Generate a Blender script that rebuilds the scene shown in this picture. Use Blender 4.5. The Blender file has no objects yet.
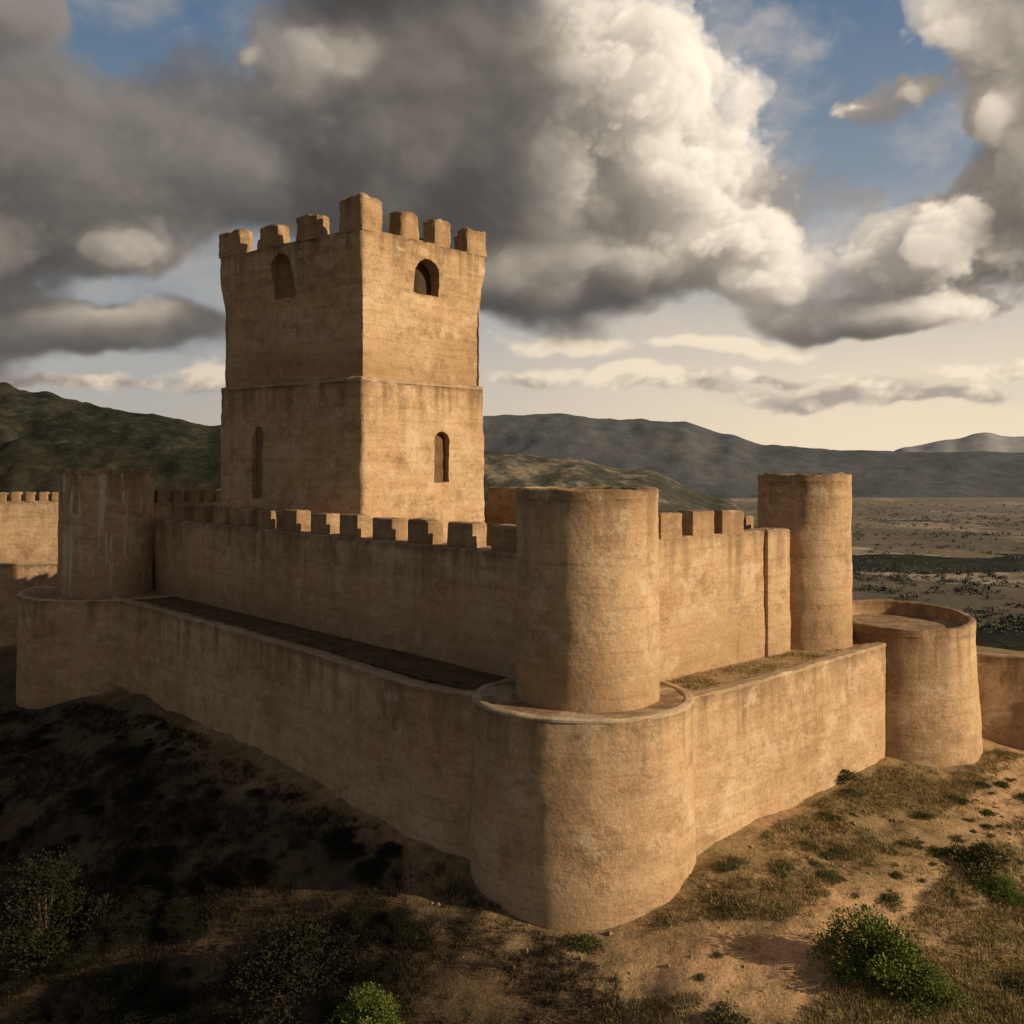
import bpy, bmesh, math, random
import numpy as np
from mathutils import Vector, noise
from math import sin, cos, pi, sqrt, exp, log, atan, atan2, radians
random.seed(7)
S = bpy.context.scene
COL = S.collection
HC = 20.0      # camera height
F = 900.0      # focal length in pixels
HY = 470.0     # horizon row

# ---------------------------------------------------------------- node helpers
class NT:
    def __init__(s, tree): s.t = tree; s.L = tree.links
    def new(s, ty, **kw):
        n = s.t.nodes.new(ty)
        for k, v in kw.items(): setattr(n, k, v)
        return n
    def put(s, sock, v):
        if isinstance(v, bpy.types.NodeSocket): s.L.new(v, sock)
        else: sock.default_value = v
    def m(s, op, a, b=None, c=None, clamp=False):
        n = s.new('ShaderNodeMath', operation=op); n.use_clamp = clamp
        s.put(n.inputs[0], a)
        if b is not None: s.put(n.inputs[1], b)
        if c is not None: s.put(n.inputs[2], c)
        return n.outputs[0]
    def vm(s, op, a, b=None):
        n = s.new('ShaderNodeVectorMath', operation=op)
        s.put(n.inputs[0], a)
        if b is not None: s.put(n.inputs[1], b)
        return n.outputs['Value'] if op in ('LENGTH', 'DOT_PRODUCT') else n.outputs[0]
    def noise(s, vec, scale, detail=4, rough=.55, dist=0.0, color=False):
        n = s.new('ShaderNodeTexNoise'); s.put(n.inputs['Vector'], vec)
        n.inputs['Scale'].default_value = scale; n.inputs['Detail'].default_value = detail
        n.inputs['Roughness'].default_value = rough; n.inputs['Distortion'].default_value = dist
        return n.outputs['Color' if color else 'Fac']
    def mix(s, f, a, b, mode='MIX'):
        n = s.new('ShaderNodeMix', data_type='RGBA', blend_type=mode)
        s.put(n.inputs[0], f); s.put(n.inputs[6], a); s.put(n.inputs[7], b)
        return n.outputs[2]
    def ss(s, x, a, b):     # smoothstep a..b -> 0..1
        n = s.new('ShaderNodeMapRange', interpolation_type='SMOOTHSTEP')
        s.put(n.inputs[0], x); n.inputs[1].default_value = a; n.inputs[2].default_value = b
        return n.outputs[0]
    def ramp(s, x, stops):
        n = s.new('ShaderNodeValToRGB'); s.put(n.inputs[0], x)
        e = n.color_ramp.elements
        while len(e) < len(stops): e.new(.5)
        for q, (p, c) in zip(e, stops): q.position = p; q.color = (*c, 1)
        return n.outputs[0]
    def attr(s, name): return s.new('ShaderNodeAttribute', attribute_name=name)

def rgba(c): return (*c, 1)

def new_mat(name):
    m = bpy.data.materials.new(name); m.use_nodes = True
    t = NT(m.node_tree); b = m.node_tree.nodes['Principled BSDF']
    b.inputs['Specular IOR Level'].default_value = .1
    b.inputs['Roughness'].default_value = .95
    return m, t, b

def stone(name, dark, mid, light, stain=.75, bump=.4, white=0.0):
    m, t, b = new_mat(name)
    P = t.new('ShaderNodeNewGeometry').outputs['Position']
    n1 = t.noise(P, .16, 3, .6)
    n2 = t.noise(P, .95, 5, .72)
    fine = t.noise(P, 6.5, 4, .74)
    bands = t.noise(t.vm('MULTIPLY', P, (.18, .18, 2.3)), 1.0, 4, .7)
    strk = t.noise(t.vm('MULTIPLY', P, (1.1, 1.1, .07)), 1.0, 4, .62)
    mixv = t.m('ADD', t.m('MULTIPLY', n1, .38), t.m('ADD', t.m('MULTIPLY', n2, .36), t.m('MULTIPLY', bands, .26)))
    col = t.ramp(mixv, [(.37, dark), (.5, mid), (.63, light)])
    f2 = t.ramp(fine, [(.3, (.70, .68, .66)), (.52, (1, 1, 1)), (.75, (1.16, 1.15, 1.13))])
    col = t.mix(.9, col, f2, 'MULTIPLY')
    # faint rammed-earth courses, broken up
    z = t.new('ShaderNodeSeparateXYZ'); t.L.new(P, z.inputs[0])
    zz = t.m('ADD', t.m('MULTIPLY', z.outputs[2], 1.05), t.m('MULTIPLY', n2, .6))
    fr = t.m('ABSOLUTE', t.m('SUBTRACT', t.m('FRACT', zz), .5))
    joint = t.m('MULTIPLY', t.ss(fr, .40, .5), t.ss(t.m('ADD', n1, t.m('MULTIPLY', strk, .5)), .66, .86))
    col = t.mix(t.m('MULTIPLY', joint, .24), col, rgba(tuple(c * .55 for c in dark)))
    # stains running down from the top
    ft = t.attr('from_top').outputs['Fac']
    near = t.m('SUBTRACT', 1.0, t.ss(ft, .05, 4.2))
    st = t.m('MULTIPLY', near, t.ss(strk, .42, .62))
    edge = t.m('MULTIPLY', t.m('SUBTRACT', 1.0, t.ss(ft, .0, .7)), t.ss(n2, .36, .58))
    col = t.mix(t.m('MULTIPLY', st, stain * .60), col, rgba((dark[0] * .5, dark[1] * .5, dark[2] * .54)))
    col = t.mix(t.m('MULTIPLY', edge, stain * .75), col, rgba((dark[0] * .36, dark[1] * .37, dark[2] * .41)))
    # blotches of lichen and lost render, paler patches of newer render
    bn = t.noise(t.vm('MULTIPLY', P, (1, 1, 1.3)), .42, 6, .78, .1, True)
    bs = t.new('ShaderNodeSeparateColor'); t.L.new(bn, bs.inputs[0])
    bl = t.ss(bs.outputs[0], .52, .67)
    col = t.mix(t.m('MULTIPLY', bl, .54), col, rgba((dark[0] * .68, dark[1] * .67, dark[2] * .71)))
    pl = t.ss(bs.outputs[1], .52, .65)
    col = t.mix(t.m('MULTIPLY', pl, .6), col, rgba(tuple(min(.64, c * k) for c, k in zip(light, (1.05, 1.11, 1.23)))))
    ds2 = t.m('MULTIPLY', t.ss(strk, .50, .64), t.ss(bs.outputs[2], .49, .63))
    col = t.mix(t.m('MULTIPLY', ds2, .44), col, rgba((dark[0] * .55, dark[1] * .54, dark[2] * .55)))
    if white:
        ws = t.m('MULTIPLY', t.ss(t.noise(t.vm('MULTIPLY', P, (1.5, 1.5, .10)), 1.0, 5, .7), .52, .60), t.ss(bs.outputs[2], .38, .54))
        col = t.mix(t.m('MULTIPLY', ws, white), col, rgba((.64, .56, .45)))
    # damp earth at the foot
    hb = t.attr('from_base').outputs['Fac']
    ds = t.m('MULTIPLY', t.m('SUBTRACT', 1.0, t.ss(hb, .4, 4.4)), t.ss(n2, .3, .6))
    col = t.mix(t.m('MULTIPLY', ds, .5), col, rgba((dark[0] * .72, dark[1] * .64, dark[2] * .55)))
    # pits where the render has fallen
    pits = t.noise(P, 2.6, 6, .78)
    pt = t.m('SUBTRACT', 1.0, t.ss(pits, .30, .38))
    col = t.mix(t.m('MULTIPLY', pt, .55), col, rgba(tuple(c * .5 for c in dark)))
    t.L.new(col, b.inputs['Base Color'])
    h = t.m('ADD', pits, t.m('SUBTRACT', t.m('MULTIPLY', bands, .45), t.m('MULTIPLY', bl, .3)))
    bp = t.new('ShaderNodeBump'); bp.inputs['Strength'].default_value = bump; bp.inputs['Distance'].default_value = .2
    t.L.new(h, bp.inputs['Height']); t.L.new(bp.outputs[0], b.inputs['Normal'])
    return m

M = {}
M['stone'] = stone('sandstone_render', (.34, .214, .116), (.50, .337, .196), (.60, .437, .277), .85, .48)
M['streaked'] = stone('streaked_render', (.34, .214, .116), (.50, .337, .196), (.60, .437, .277), .85, .48, .85)
M['keep'] = stone('keep_render', (.33, .206, .108), (.51, .343, .198), (.61, .442, .277), 1.0, .58)
M['merlon'] = stone('merlon_stone', (.29, .185, .102), (.46, .31, .18), (.57, .415, .26), .45, .55)
M['coping'] = stone('coping_stone', (.40, .285, .18), (.54, .405, .26), (.63, .505, .35), .3, .4)

def simple(name, c1, c2, scale, bump=.5, dist=.1, rough=.95, detail=5):
    m, t, b = new_mat(name)
    P = t.new('ShaderNodeNewGeometry').outputs['Position']
    n = t.noise(P, scale, detail, .68)
    t.L.new(t.ramp(n, [(.32, c1), (.66, c2)]), b.inputs['Base Color'])
    bp = t.new('ShaderNodeBump'); bp.inputs['Strength'].default_value = bump; bp.inputs['Distance'].default_value = dist
    t.L.new(t.noise(P, scale * 3, 4, .7), bp.inputs['Height']); t.L.new(bp.outputs[0], b.inputs['Normal'])
    b.inputs['Roughness'].default_value = rough
    return m
def terrace_mat():          # dark earth on the left, blending to paler dry earth on the right
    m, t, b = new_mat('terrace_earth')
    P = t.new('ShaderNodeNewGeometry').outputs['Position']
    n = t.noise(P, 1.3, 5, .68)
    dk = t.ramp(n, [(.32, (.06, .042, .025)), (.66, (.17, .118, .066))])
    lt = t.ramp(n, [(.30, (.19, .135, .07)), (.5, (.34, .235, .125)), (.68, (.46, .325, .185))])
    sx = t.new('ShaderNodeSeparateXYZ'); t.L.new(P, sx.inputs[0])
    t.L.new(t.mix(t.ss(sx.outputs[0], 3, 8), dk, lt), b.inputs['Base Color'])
    bp = t.new('ShaderNodeBump'); bp.inputs['Strength'].default_value = .6; bp.inputs['Distance'].default_value = .12
    t.L.new(t.noise(P, 4, 4, .7), bp.inputs['Height']); t.L.new(bp.outputs[0], b.inputs['Normal'])
    return m
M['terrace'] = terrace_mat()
M['court'] = simple('courtyard_earth', (.2, .14, .08), (.32, .22, .13), .8)
M['unlit_back'] = simple('window_shade_panel', (.03, .021, .013), (.08, .054, .032), .8)  # dark panel colour standing in for the unlit window interior
M['niche'] = simple('niche_stone_shaded', (.10, .062, .033), (.19, .12, .064), 1.6)  # wall stone darkened, recess shade put into the colour
M['faint'] = simple('shallow_niche_shaded', (.17, .108, .058), (.29, .19, .104), 1.6)  # same stone, darkened less, for the shade in shallow recesses
M['rock'] = simple('pebble', (.2, .13, .075), (.36, .25, .15), 3)
M['bark'] = simple('shrub_bark', (.05, .038, .025), (.11, .08, .055), 9)

def leaf_mat(name, a, b_, c, haze=None):
    m, t, b = new_mat(name)
    P = t.new('ShaderNodeNewGeometry').outputs['Position']
    n = t.noise(P, 2.2, 2, .7)
    r = t.new('ShaderNodeNewGeometry').outputs['Random Per Island']
    v = t.m('ADD', t.m('MULTIPLY', n, .6), t.m('MULTIPLY', r, .4))
    col = t.ramp(v, [(.25, a), (.5, b_), (.8, c)])
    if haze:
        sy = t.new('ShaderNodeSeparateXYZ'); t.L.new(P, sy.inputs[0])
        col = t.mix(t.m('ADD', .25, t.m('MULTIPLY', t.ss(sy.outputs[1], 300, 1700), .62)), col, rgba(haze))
    t.L.new(col, b.inputs['Base Color'])
    return m
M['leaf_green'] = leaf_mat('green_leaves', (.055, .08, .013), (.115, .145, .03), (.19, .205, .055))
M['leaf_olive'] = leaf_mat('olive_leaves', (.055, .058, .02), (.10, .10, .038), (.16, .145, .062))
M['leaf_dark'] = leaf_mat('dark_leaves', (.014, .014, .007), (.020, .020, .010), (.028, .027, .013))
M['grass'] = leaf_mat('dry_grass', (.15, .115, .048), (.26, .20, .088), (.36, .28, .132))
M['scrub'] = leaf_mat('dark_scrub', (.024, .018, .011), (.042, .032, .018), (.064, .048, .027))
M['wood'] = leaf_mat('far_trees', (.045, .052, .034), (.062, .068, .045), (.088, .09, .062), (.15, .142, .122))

# ---------------------------------------------------------------- object helpers
ORG = {}
def tag(o, label=None, cat=None, group=None, kind=None):
    if label: o['label'] = label
    if cat: o['category'] = cat
    if group: o['group'] = group
    if kind: o['kind'] = kind
    return o

def thing(name, loc, label, cat, group=None):
    o = bpy.data.objects.new(name, None); COL.objects.link(o)
    o.location = loc; o.empty_display_size = .5
    ORG[o] = Vector(loc)
    return tag(o, label, cat, group)

def mesh_obj(name, vf, mat, parent=None, smooth=True, angle=38):
    v, f = vf[0], vf[1]
    org = ORG[parent] if parent else Vector((0, 0, 0))
    me = bpy.data.meshes.new(name)
    me.from_pydata([(p[0] - org.x, p[1] - org.y, p[2] - org.z) for p in v], [], f)
    me.update()
    if len(vf) > 2:
        for nm, vals in vf[2].items():
            a = me.attributes.new(nm, 'FLOAT', 'POINT'); a.data.foreach_set('value', vals)
    me.materials.append(mat)
    if smooth:
        me.polygons.foreach_set('use_smooth', [True] * len(me.polygons))
        me.set_sharp_from_angle(angle=radians(angle))
    o = bpy.data.objects.new(name, me); COL.objects.link(o)
    if parent: o.parent = parent
    ORG[o] = org
    return o

def area(p): return sum(p[i][0] * p[(i + 1) % len(p)][1] - p[(i + 1) % len(p)][0] * p[i][1] for i in range(len(p))) / 2
def ccw(p): return list(p) if area(p) > 0 else list(reversed(p))

def round_poly(poly, r=.18, n=3):
    poly = ccw(poly); out = []
    for i, p in enumerate(poly):
        a, b = Vector(poly[i - 1]), Vector(poly[(i + 1) % len(poly)]); p = Vector(p)
        da, db = a - p, b - p
        rr = min(r, da.length * .4, db.length * .4)
        s, e = p + da.normalized() * rr, p + db.normalized() * rr
        for k in range(n + 1):
            t = k / n
            out.append(tuple((s * (1 - t) + p * t) * (1 - t) + (p * (1 - t) + e * t) * t))
    return out

def resample(poly, res):
    out = []
    for i, p in enumerate(poly):
        q = poly[(i + 1) % len(poly)]
        d = math.dist(p, q); n = max(1, int(round(d / res)))
        for k in range(n):
            t = k / n
            out.append((p[0] + (q[0] - p[0]) * t, p[1] + (q[1] - p[1]) * t))
    return out

def normals2(p):
    out = []
    for i in range(len(p)):
        a, b = p[i - 1], p[(i + 1) % len(p)]
        dx, dy = b[0] - a[0], b[1] - a[1]; l = math.hypot(dx, dy) or 1
        out.append((dy / l, -dx / l))
    return out

def nz3(x, y, z, s, seed): return noise.noise(Vector((x * s + seed, y * s + seed * .7, z * s - seed)))

def prism(poly, z0, z1, res=.5, off=None, amp=.06, top_amp=.07, inset=.1, seed=0.0, slope=None):
    pts = resample(ccw(poly), res); nm = normals2(pts)
    off = off or (lambda z: 0.0)
    n = max(2, int(round((z1 - inset - z0) / res)))
    rows = [(z0 + (z1 - inset - z0) * i / n, 0.0) for i in range(n + 1)] + [(z1, -inset)]
    V, Fc, ft, fb = [], [], [], []
    N = len(pts)
    for ri, (z, ex) in enumerate(rows):
        for (x, y), (nx, ny) in zip(pts, nm):
            d = amp * (nz3(x, y, z, .3, seed) + .5 * nz3(x, y, z, 1.3, seed + 5) + .45 * nz3(x, y, z, 3.4, seed + 9))
            w = max(0, 1 - (z1 - z) / .9)
            dz = w * top_amp * (nz3(x, y, 0, .7, seed + 2) + .8 * nz3(x, y, 0, 2.3, seed + 3))
            if ri == 0: dz = 0
            dz += (slope(x, y) * (z - z0) / (z1 - z0)) if slope else 0
            o = off(z) + ex + d
            V.append((x + nx * o, y + ny * o, z + dz)); ft.append(z1 - z); fb.append(z - z0)
    for r in range(len(rows) - 1):
        for i in range(N):
            j = (i + 1) % N
            Fc.append((r * N + i, r * N + j, (r + 1) * N + j, (r + 1) * N + i))
    t = (len(rows) - 1) * N
    Fc.append(tuple(range(t, t + N))); Fc.append(tuple(reversed(range(N))))
    return V, Fc, {'from_top': ft, 'from_base': fb}

def ring(cx, cy, rx, ry, th, z0, z1, amp=.05, seed=0.0, n=72, top_amp=.06, tilt=0.0):
    V, Fc, ft, fb = [], [], [], []
    prof = [(0, z0), (0, (z0 + z1) / 2), (0, z1 - .06), (-.07, z1), (-th + .07, z1), (-th, z1 - .06), (-th, z0)]
    for i in range(n):
        a = 2 * pi * i / n
        for (o, z) in prof:
            x, y = cx + cos(a) * (rx + o), cy + sin(a) * (ry + o)
            d = amp * (nz3(x, y, z, .7, seed) + .6 * nz3(x, y, z, 2.3, seed + 4))
            dz = top_amp * (nz3(x, y, 0, .8, seed) + .8 * nz3(x, y, 0, 2.4, seed + 3)) + tilt * sin(a) * (z - z0) / (z1 - z0) if z > z0 + .01 else 0
            V.append((x + cos(a) * d, y + sin(a) * d, z + dz)); ft.append(z1 - z); fb.append(3.0)
    k = len(prof)
    for i in range(n):
        j = (i + 1) % n
        for q in range(k):
            Fc.append((i * k + q, j * k + q, j * k + (q + 1) % k, i * k + (q + 1) % k))
    return V, Fc, {'from_top': ft, 'from_base': fb}

def ellipse(cx, cy, rx, ry=None, n=72):
    ry = ry or rx
    return [(cx + rx * cos(2 * pi * i / n), cy + ry * sin(2 * pi * i / n)) for i in range(n)]

def strip(path, th, side=1):
    """footprint of a wall: path is the outer face, thickness th to the given side"""
    out = []
    for i, p in enumerate(path):
        a = path[max(0, i - 1)]; b = path[min(len(path) - 1, i + 1)]
        dx, dy = b[0] - a[0], b[1] - a[1]; l = math.hypot(dx, dy)
        out.append((p[0] - side * dy / l * th, p[1] + side * dx / l * th))
    return list(path) + list(reversed(out))

def boolean_cut(o, cutters):
    bpy.context.view_layer.update()
    cs = []
    for vf in cutters:
        me = bpy.data.meshes.new('cut'); me.from_pydata(*[vf[0], [], vf[1]])
        bm = bmesh.new(); bm.from_mesh(me); bmesh.ops.recalc_face_normals(bm, faces=bm.faces); bm.to_mesh(me); bm.free()
        c = bpy.data.objects.new('cut', me); COL.objects.link(c); cs.append(c)
        md = o.modifiers.new('b', 'BOOLEAN'); md.operation = 'DIFFERENCE'; md.object = c; md.solver = 'EXACT'
    bpy.context.view_layer.update()
    dg = bpy.context.evaluated_depsgraph_get()
    me = bpy.data.meshes.new_from_object(o.evaluated_get(dg))
    o.modifiers.clear(); o.data = me
    for c in cs: bpy.data.objects.remove(c)
    me.polygons.foreach_set('use_smooth', [True] * len(me.polygons))
    me.set_sharp_from_angle(angle=radians(38))

def arch_profile(w, h, n=10):
    r = w / 2
    P = []
    for k in range(6): P.append((-r + 2 * r * k / 6, 0))
    for k in range(6): P.append((r, (h - r) * k / 6))
    P += [(r * cos(pi * i / n), h - r + r * sin(pi * i / n)) for i in range(n + 1)]
    for k in range(1, 6): P.append((-r, (h - r) * (1 - k / 6)))
    return P

def arch_solid(c, d, nrm, w, z0, h, front, back, worn=.05):
    """arch extruded along nrm (outwards): from front metres outside to back metres inside"""
    pr = arch_profile(w, h); V = []
    for s in (front, -back):
        for (u_, zz) in pr:
            wx = worn * noise.noise(Vector((u_ * 1.7 + c[0], zz * 1.7, 3.1))); wz = worn * noise.noise(Vector((u_ * 1.7, zz * 1.7 + c[1], 8.7)))
            V.append((c[0] + d[0] * (u_ + wx) + nrm[0] * s, c[1] + d[1] * (u_ + wx) + nrm[1] * s, z0 + zz + wz))
    n = len(pr)
    Fc = [tuple(range(n)), tuple(reversed(range(n, 2 * n)))]
    for i in range(n): Fc.append((i, (i + 1) % n, n + (i + 1) % n, n + i))
    return V, Fc

# ---------------------------------------------------------------- terrain
def sp(d, k=1.5):
    q = d / k
    return d if q > 30 else (0 if q < -30 else k * log(1 + exp(q)))
def sstep(a, b, x):
    t = min(1, max(0, (x - a) / (b - a))); return t * t * (3 - 2 * t)
def dleft(x, y): return (x + 1.9) * -.725 + (y - 41.2) * -.688
def dright(x, y): return (x - 8.2) * .69 + (y - 39.8) * -.72
PLAIN = -60.0
def hgt(x, y, detail=True):
    z = 3.2 - .46 * sp(dleft(x, y)) - .2 * sp(dright(x, y))
    z -= 1.5 * exp(-((x - 3) ** 2 + (y - 37) ** 2) / 40)
    z = max(z, -50)
    if detail:
        z += .38 * nz3(x, y, 0, .11, 3) + .26 * nz3(x, y, 0, .38, 8) + .12 * nz3(x, y, 0, 1.1, 2)
    r = math.hypot(x + 8, y - 62) + 26 * sstep(12, 45, x) * sstep(58, 80, y)
    m = sstep(70, 280, r)
    if m > 0:
        p = PLAIN + (9 * nz3(x, y, 0, .0035, 4) + 3 * nz3(x, y, 0, .012, 5)) * (1 - sstep(700, 1800, r))
        z = z * (1 - m) + m * p
    return z

def axis(lo, hi, step, lim_lo, lim_hi, g=1.065):
    a = []; x = lo
    while x <= hi: a.append(x); x += step
    s = step
    while a[-1] < lim_hi: s *= g; a.append(a[-1] + s)
    s = step; b = []; x = lo
    while x > lim_lo: s *= g; x -= s; b.append(x)
    return list(reversed(b)) + a

def build_ground():
    xs = axis(-42, 36, .34, -14000, 14000); ys = axis(22, 66, .34, -400, 16000)
    nx = len(xs); V, Fc, cols, far = [], [], [], []
    for y in ys:
        for x in xs:
            z = hgt(x, y); V.append((x, y, z))
            dl, dr = dleft(x, y), dright(x, y)
            r = math.hypot(x + 8, y - 62)
            if r < 320:
                nA = nz3(x, y, 0, .12, 11) + .6 * nz3(x, y, 0, .45, 12) + .4 * nz3(x, y, 0, 1.4, 14)
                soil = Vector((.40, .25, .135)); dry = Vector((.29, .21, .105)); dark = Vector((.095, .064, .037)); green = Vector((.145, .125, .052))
                c = soil.lerp(dry, sstep(-.6, .2, nA))
                c = c.lerp(green, sstep(.0, .5, nz3(x, y, 0, .16, 21) + .5 * nz3(x, y, 0, .7, 22) + .10 * sstep(5, 16, dr)) * .8)
                path = exp(-((dr - 6.2 + 1.2 * sin(x * .25)) / 1.9) ** 2) * sstep(-6, 4, x)
                path = max(path, exp(-((x - 7.5) / 5) ** 2 - ((y - 34.3) / 2.2) ** 2))
                path *= .75 + .5 * nz3(x, y, 0, .5, 71)
                c = c.lerp(Vector((.55, .355, .20)), min(1, max(0, path)))
                ls = sstep(-.8, 4.5, dl + 1.3 * nA) * (1 - .75 * sstep(-3, 5, x - 1.5 * nA))  # left slope: dark scrubby soil, deepened so its colour carries the shade
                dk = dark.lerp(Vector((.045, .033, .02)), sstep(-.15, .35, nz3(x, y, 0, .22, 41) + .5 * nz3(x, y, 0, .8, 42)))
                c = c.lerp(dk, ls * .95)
                c = c.lerp(Vector((.10, .082, .045)), sstep(.0, .4, nz3(x, y, 0, .06, 61) + .6 * nz3(x, y, 0, .25, 62)) * sstep(58, 70, y) * .8)
            else: c = Vector((.15, .12, .08))
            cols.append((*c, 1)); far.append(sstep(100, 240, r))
    for j in range(len(ys) - 1):
        for i in range(nx - 1):
            a = j * nx + i; Fc.append((a, a + 1, a + 1 + nx, a + nx))
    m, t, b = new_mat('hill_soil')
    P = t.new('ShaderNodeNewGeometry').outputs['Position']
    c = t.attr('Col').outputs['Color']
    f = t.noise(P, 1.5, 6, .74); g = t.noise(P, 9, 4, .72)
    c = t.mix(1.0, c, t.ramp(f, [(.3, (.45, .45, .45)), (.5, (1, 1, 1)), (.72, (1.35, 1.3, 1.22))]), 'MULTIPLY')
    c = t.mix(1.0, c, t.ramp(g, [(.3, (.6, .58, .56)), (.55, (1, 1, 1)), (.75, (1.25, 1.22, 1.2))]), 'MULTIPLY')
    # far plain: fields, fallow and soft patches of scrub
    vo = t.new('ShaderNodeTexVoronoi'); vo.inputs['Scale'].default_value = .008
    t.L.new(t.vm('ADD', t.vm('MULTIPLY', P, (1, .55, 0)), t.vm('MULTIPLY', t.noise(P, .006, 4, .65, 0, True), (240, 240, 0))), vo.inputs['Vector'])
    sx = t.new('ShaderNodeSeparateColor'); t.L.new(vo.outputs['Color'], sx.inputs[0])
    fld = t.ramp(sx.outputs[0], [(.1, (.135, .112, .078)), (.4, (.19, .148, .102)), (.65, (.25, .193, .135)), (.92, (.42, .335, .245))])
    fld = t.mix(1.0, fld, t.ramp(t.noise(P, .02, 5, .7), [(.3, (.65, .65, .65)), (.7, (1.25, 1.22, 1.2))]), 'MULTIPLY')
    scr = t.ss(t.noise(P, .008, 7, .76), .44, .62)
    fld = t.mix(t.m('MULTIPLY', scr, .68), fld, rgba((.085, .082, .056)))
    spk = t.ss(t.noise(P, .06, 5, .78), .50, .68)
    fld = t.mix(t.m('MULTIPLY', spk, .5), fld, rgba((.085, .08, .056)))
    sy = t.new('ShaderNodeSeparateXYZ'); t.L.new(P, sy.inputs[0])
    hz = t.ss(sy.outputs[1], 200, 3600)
    fld = t.mix(t.m('MULTIPLY', hz, .76), fld, rgba((.245, .215, .19)))  # distance haze mixed into the plain's base colour
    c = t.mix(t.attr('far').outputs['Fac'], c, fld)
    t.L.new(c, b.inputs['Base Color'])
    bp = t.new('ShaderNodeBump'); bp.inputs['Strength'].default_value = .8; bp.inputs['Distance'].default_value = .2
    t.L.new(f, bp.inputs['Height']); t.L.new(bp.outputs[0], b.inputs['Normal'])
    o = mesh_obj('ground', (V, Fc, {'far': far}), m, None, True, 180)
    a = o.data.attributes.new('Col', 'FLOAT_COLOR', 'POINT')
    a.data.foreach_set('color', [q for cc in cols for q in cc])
    tag(o, 'dry hillside and plain around the castle', 'ground', kind='structure')
build_ground()

# hills: ridge lines given as (column, row) seen against the sky, at depth Y
def prof(tab, px):
    if px <= tab[0][0]: return tab[0][1]
    for (a, ya), (b, yb) in zip(tab, tab[1:]):
        if px <= b:
            t = (px - a) / (b - a); t = t * t * (3 - 2 * t); return ya + (yb - ya) * t
    return tab[-1][1]
def hills(tab, Y0, Yp, Y1, mat, label, rough, seed, p0=-500, p1=1500, nc=420, nr=60):
    V, Fc = [], []
    for r in range(nr + 1):
        t = r / nr
        Y = Y0 + (Y1 - Y0) * t
        for c in range(nc + 1):
            px = p0 + (p1 - p0) * c / nc
            X = (px - 512) / F * Y
            zp = HC + (HY - prof(tab, px)) / F * Yp
            k = sstep(0, 1, (Y - Y0) / (Yp - Y0)) if Y < Yp else 1 - .8 * sstep(0, 1, (Y - Yp) / (Y1 - Yp))
            H = max(0, zp - PLAIN)
            s = 6.0 / (Y1 - Y0)
            rg = 1 - abs(nz3(X, Y * .6, 0, s, seed)) * 2
            rg2 = 1 - abs(nz3(X, Y, 0, s * 2.7, seed + 3)) * 2
            n3 = nz3(X, Y, 0, s * 8, seed + 6)
            md = (rg - .6) * .55 + (rg2 - .6) * .25 + n3 * .12
            z = PLAIN - 14 + (H + 14) * (k + rough * md * k * (1.25 - k)) + H * .018 * n3
            V.append((X, Y, z))
    for r in range(nr):
        for c in range(nc):
            a = r * (nc + 1) + c; Fc.append((a, a + 1, a + nc + 2, a + nc + 1))
    o = mesh_obj('hills', (V, Fc), mat, None, True, 180)
    return tag(o, label, 'hills', kind='structure')
def hill_mat(name, a, b_, c, scale, bump=.5):
    m, t, b = new_mat(name)
    P = t.new('ShaderNodeNewGeometry').outputs['Position']
    n = t.noise(P, scale, 6, .72); n2 = t.noise(P, scale * 7, 5, .78)
    v = t.m('ADD', t.m('MULTIPLY', n, .5), t.m('MULTIPLY', n2, .5))
    t.L.new(t.ramp(v, [(.42, a), (.5, b_), (.60, c)]), b.inputs['Base Color'])
    bp = t.new('ShaderNodeBump'); bp.inputs['Strength'].default_value = bump; bp.inputs['Distance'].default_value = .04 / scale
    t.L.new(v, bp.inputs['Height']); t.L.new(bp.outputs[0], b.inputs['Normal'])
    return m
hills([(-500, 420), (-200, 378), (0, 386), (40, 396), (90, 407), (150, 419), (220, 427), (300, 444), (400, 500), (470, 640)],
      420, 800, 1200, hill_mat('near_hill', (.010, .013, .009), (.024, .026, .018), (.058, .052, .038), .014, .8),
      'dark scrub covered hill rising on the left behind the castle', .32, 2)
hills([(-500, 470), (0, 440), (80, 444), (220, 462), (330, 520), (420, 720)],
      260, 420, 620, hill_mat('near_spur', (.010, .011, .007), (.020, .020, .013), (.042, .037, .025), .022, .8),
      'low dark spur below the left hill', .35, 5)
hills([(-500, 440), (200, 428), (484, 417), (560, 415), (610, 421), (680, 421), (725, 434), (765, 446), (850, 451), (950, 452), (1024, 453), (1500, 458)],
      2400, 3600, 5200, hill_mat('mid_mountain', (.070, .077, .088), (.09, .096, .105), (.122, .123, .124), .0018, .5),  # blue distance haze put into the base colour
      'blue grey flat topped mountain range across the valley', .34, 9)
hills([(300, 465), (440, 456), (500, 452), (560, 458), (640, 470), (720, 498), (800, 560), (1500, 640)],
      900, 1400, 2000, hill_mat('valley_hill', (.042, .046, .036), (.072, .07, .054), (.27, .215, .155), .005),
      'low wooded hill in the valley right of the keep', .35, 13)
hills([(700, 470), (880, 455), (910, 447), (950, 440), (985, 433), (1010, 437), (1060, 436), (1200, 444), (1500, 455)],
      6500, 9000, 12500, hill_mat('far_mountain', (.26, .268, .285), (.285, .288, .30), (.315, .31, .31), .0008, .25),  # paled base colour carries the haze of distance
      'pale distant mountain on the right horizon', .25, 17, 600, 1700)

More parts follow.
